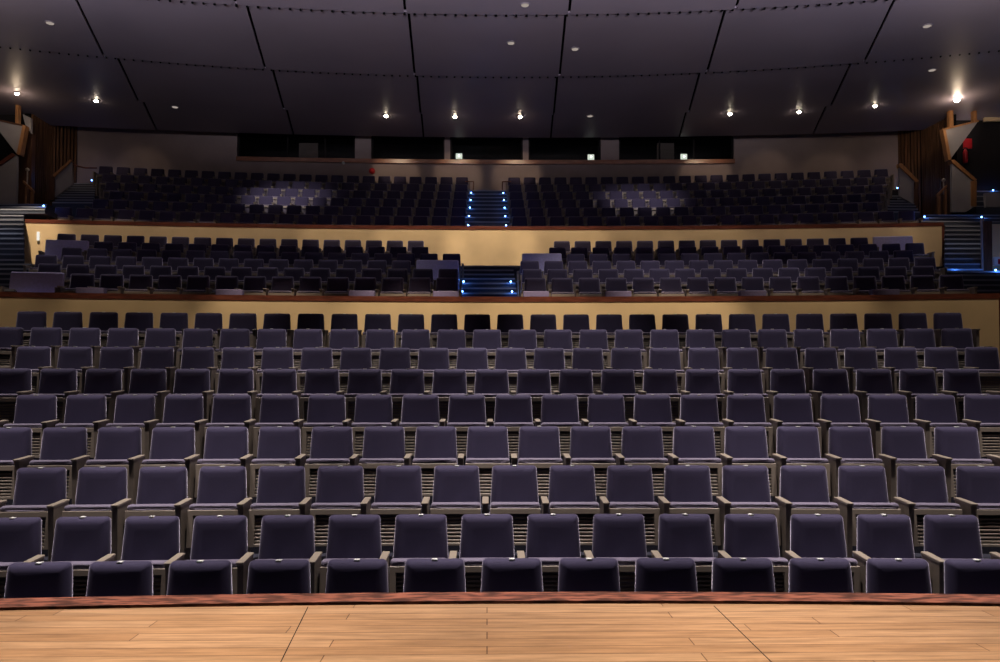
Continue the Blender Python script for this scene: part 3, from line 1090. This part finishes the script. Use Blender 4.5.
# small red and white notice on the far right cream wall
a, b = at(992.8, 266, 17.68), at(1002, 257, 17.68)
s = empty('notice_box', (0, 0, 0))
bm = bmesh.new()
box(bm, a.x, b.x, 17.63, 17.699, a.z, b.z, bev=0.01)
link('case', bm, M['white'], s)
bm = bmesh.new()
box(bm, a.x + 0.09, b.x - 0.02, 17.622, 17.631, a.z + 0.04, b.z - 0.06)
link('face', bm, M['red'], s)
tag(s, 'small white and red notice box on the cream wall at far right', 'notice')
# pale wall light strip at the left of the balcony front
X = x_at(38.5, 236, Y3, K3)
q = at(38.5, 236, cy(Y3, K3, X))
bm = bmesh.new()
box(bm, q.x - 0.03, q.x + 0.03, q.y - 0.035, q.y + 0.002, q.z - 0.12, q.z + 0.11, bev=0.008)
tag(link('wall_light', bm, emit('wall_strip', (1, 0.95, 0.85), 0.9)), 'small pale upright light on the cream balcony front at left', 'wall light')

# handrails
for sg, lab, px in ((-1, 'thin steel handrail at the top left of the balcony centre aisle', 473.5), (1, 'thin steel handrail at the top right of the balcony centre aisle', 502.5)):
    q = at(px, 180, 26.0)
    z0 = UPTR[9][-1]
    r = empty('handrail', (q.x, 26.2, z0))
    for nm, pts in (('post', [(0, 0, 0), (0, 0, q.z - z0)]), ('rail', [(0, 0, q.z - z0), (sg * 0.3, 0, q.z - z0)])):
        bm = bmesh.new()
        tube(bm, pts, 0.018)
        link(nm, bm, M['rail'], r)
    tag(r, lab, 'handrail', 'handrails at the balcony aisle')
bm = bmesh.new()
pts = [at(72, 164, 25.6), at(78, 166.2, 25.7), at(85, 167.8, 25.8), at(97, 168, 25.9)]
tube(bm, pts, 0.025)
tag(link('handrail', bm, M['rail']), 'sagging dark handrail along the back wall at the left stair', 'handrail')

# ------------------------------------------------------------------ blue step lights
led = None
LEDP = []



def put_led(q, lab, power=1.0):
    global led
    if led is None:
        led = root = empty('step_light', (0, 0, 0))
        bm = bmesh.new()
        box(bm, -0.035, 0.035, -0.02, 0.03, 0, 0.05, bev=0.005)
        link('housing', bm, M['steel'], root)
        bm = bmesh.new()
        lathe(bm, [(0.020, 0.0), (0.018, -0.012), (0.008, -0.016)], (0, -0.02, 0.028), 12, 'Y')
        link('lens', bm, M['led'], root, True)
    else:
        root = led.copy()
        COL.objects.link(root)
        for ch in led.children:
            cp(ch, root)
    root.location = q
    tag(root, lab, 'step light', 'blue step lights on the stairs')
    LEDP.append((Vector(q), power))


LATE = [(SIDE_LED, 'blue step light in the dark recess at the far right', 0.8)]
for i, r in enumerate((0, 2, 4, 6, 8)):
    for sg, w in ((-1, 'left'), (1, 'right')):
        t = UPTR[r]
        put_led((sg * (AX - 0.12), t[0] + 0.03, t[-1] + 0.006), 'blue step light on the balcony centre aisle, %s side, %s from the bottom' % (w, nth(i)), 0.5)
for i, r in enumerate((4, 6)):
    for sg, w in ((-1, 'left'), (1, 'right')):
        t = MIDTR[r + 0]
        put_led((sg * (AX - 0.12), t[0] + 0.03, t[-1] + 0.006), 'blue step light on the lower centre aisle, %s side, %s of two' % (w, ('lower', 'upper')[i]), 0.8)
for px, py, Yq, zq, lab, pw in ((924, 217, 21.15, at(490, 216, 21.1).z, 'blue step light on the landing where the right staircase meets the balcony rail', 0.8),
                                (981, 215.5, 21.15, at(490, 216, 21.1).z, 'blue step light on the landing at the outer top of the right staircase', 0.8),
                                (44, 209, 21.05, at(490, 208.5, 21.0).z, 'blue step light on the landing at the top of the left staircase', 1.0),
                                (954, 262, 17.42, at(490, 270, 16.88).z, 'blue step light at the foot of the right staircase', 1.0)):
    q = at(px, py, Yq)
    put_led((q.x, Yq, zq + 0.004), lab, pw)
for px, py, lab in ((897, 186.5, 'blue step light high on the stair at the right end of the balcony'), (92, 183, 'blue step light high on the stair at the left end of the balcony')):
    q = at(px, py, 26.3)
    put_led(Vector((q.x, 26.3, at(490, 188 if px > 500 else 184, 26.4).z + 0.006)), lab, 1.0)

put_led(Vector((at(995, 270, 16.95).x, 16.95, at(490, 270, 16.88).z + 0.006)), 'blue step light beside the notice box at the right frame edge', 4)
for q, lab, pw in LATE:
    put_led(q, lab, pw)
# ------------------------------------------------------------------ lights
def light(kind, name, loc, energy, col, aim=None, size=0.3, angle=60, blend=0.6):
    d = bpy.data.lights.new(name, kind)
    d.energy = energy
    d.color = col
    if kind == 'SPOT':
        d.spot_size = math.radians(angle)
        d.spot_blend = blend
        d.shadow_soft_size = size
    elif kind == 'AREA':
        d.size = size
    else:
        d.shadow_soft_size = size
    o = bpy.data.objects.new(name, d)
    o.location = loc
    if aim is not None:
        o.rotation_euler = (Vector(aim) - Vector(loc)).to_track_quat('-Z', 'Y').to_euler()
    COL.objects.link(o)
    return o


WARM = (1.0, 0.80, 0.58)
NEUT = (1.0, 0.90, 0.84)
# stage lights over the boards
for x in (-3, 0, 3):
    light('SPOT', 'stage_lamp', (x, 4.1, 8.5), 2250, (1.0, 0.86, 0.72), (x * 0.95, 1.6, 0), 0.25, 50, 0.6)
# house lights in the ceiling ahead of the frame, pointing straight down
for x, e in ((-7.2, 2990), (-4.3, 3335), (-1.4, 3335), (1.4, 3680), (4.3, 3680), (7.2, 2990)):
    light('SPOT', 'house_lamp', (x, 6.25, HC + 8.8), e, NEUT, (x, 6.6, 0), 0.12, 38, 0.8)
for x, e in ((-7.6, 1380), (-4.5, 1840), (-1.5, 2760), (1.5, 3220), (4.5, 2070), (7.6, 920)):
    light('SPOT', 'house_lamp', (x, 10.15, HC + 8.8), e, NEUT, (x, 10.4, 0), 0.12, 38, 0.8)
# downlights close to the cream walls
for x, e in ((-9.2, 900), (-6.6, 1310), (-4.0, 3393), (-1.5, 4901), (1.0, 5278), (3.5, 4524), (6.0, 1638), (8.6, 864)):
    light('SPOT', 'wall_lamp', (x, 12.4 - 0.0075 * x * x, HC + 8.8), e, WARM, (x, 14.3 - 0.0075 * x * x, HC + 0.3), 0.08, 24, 0.7)
for x, e in ((-12.4, 2418), (-10.2, 568), (-8.0, 568), (-5.9, 568), (-3.9, 942), (-1.9, 1414), (0.1, 2062), (2.1, 1296), (4.1, 699), (6.2, 612), (8.4, 386), (10.6, 322), (12.3, 322)):
    light('SPOT', 'wall_lamp', (x, 19.5 - 0.0045 * x * x, HC + 8.9), e, WARM, (x, 21.0 - 0.0045 * x * x, HC + 3.4), 0.08, 33, 0.8)
for x, e in ((-9.0, 420), (-6, 320), (-3.0, 300), (8.4, 260)):
    light('SPOT', 'house_lamp', (x, 16.2 - 0.0068 * x * x, HC + 8.8), e, NEUT, (x, 16.6 - 0.0068 * x * x, 0), 0.1, 44, 0.8)
for x, e in ((2.4, 900), (5.2, 800)):
    light('SPOT', 'house_lamp', (x, 14.6 - 0.0068 * x * x, HC + 8.8), e, NEUT, (x, 16.6 - 0.0068 * x * x, HC + 2), 0.1, 44, 0.8)
# added unseen lamps brightening the side staircases
for x, e in ((-12.6, 1470), (12.4, 700)):
    light('SPOT', 'stair_lamp', (x, 18.0, HC + 8.8), e, (0.92, 0.93, 1.0), (x * 0.96, 17.6, HC), 0.1, 40, 0.8)
light('POINT', 'recess_lamp', at(968, 132, 24.75), 3, (1.0, 0.8, 0.65), size=0.05)  # added lamp without a visible source, lifts the sign in the recess
# two pools of light on the balcony seats
for px, e in ((285, 800), (643, 640)):
    q = at(px, 200, 24.3)
    light('SPOT', 'pool_lamp', (q.x, 19.6, HC + 8.6), e, (1.0, 0.90, 0.86), q, 0.08, 36, 1.0)
for sg in (-1, 1):  # added unseen area fills brightening the sides of the ceiling
    d = light('AREA', 'cove_lamp', (sg * 9.5, 12.0, HC + 7.3), 60, (1.0, 0.88, 0.88), (sg * 15.5, 12 + 7.8, HC + 7.3 + 4.2), 4)
    d.data.shape = 'RECTANGLE'
    d.data.size, d.data.size_y = 4.0, 0.4
    d.data.spread = math.radians(50)
# added unseen fill strip washing the ceiling from ahead of the frame
d = light('AREA', 'cove_lamp', (0, 12.0, HC + 7.4), 190, (0.95, 0.88, 1.0), (0, 12 + 9.2, HC + 7.4 + 3.9), 14)
d.data.shape = 'RECTANGLE'
d.data.size, d.data.size_y = 21.0, 0.4
d.data.spread = math.radians(44)
for q, big, px in LAMPS:
    light('SPOT', 'ceiling_lamp', (q.x, q.y, q.z - 0.2), 62 if 300 < px < 750 else 20, (1.0, 0.74, 0.5), (q.x, q.y + 2.6, q.z - 1.25), 0.05, 42, 0.6)
    if px in (17, 957):
        light('POINT', 'ceiling_lamp', (q.x, q.y - 0.05, q.z - 0.38), 9 if px == 17 else 14, (1.0, 0.74, 0.5), size=0.06)
for q, pw in LEDP:
    light('POINT', 'led_glow', q + Vector((0, -0.10, 0.06)), 1.6 * pw, (0.08, 0.28, 1.0), size=0.02)

w = bpy.data.worlds.new('world')
w.use_nodes = True
w.node_tree.nodes['Background'].inputs[0].default_value = (0.75, 0.72, 1.0, 1)
w.node_tree.nodes['Background'].inputs[1].default_value = 0.01
S.world = w

vs = S.view_settings
vs.view_transform = 'Standard'
vs.look = 'None'
vs.gamma = 1
vs.exposure = 0.0
vs.use_curve_mapping = False
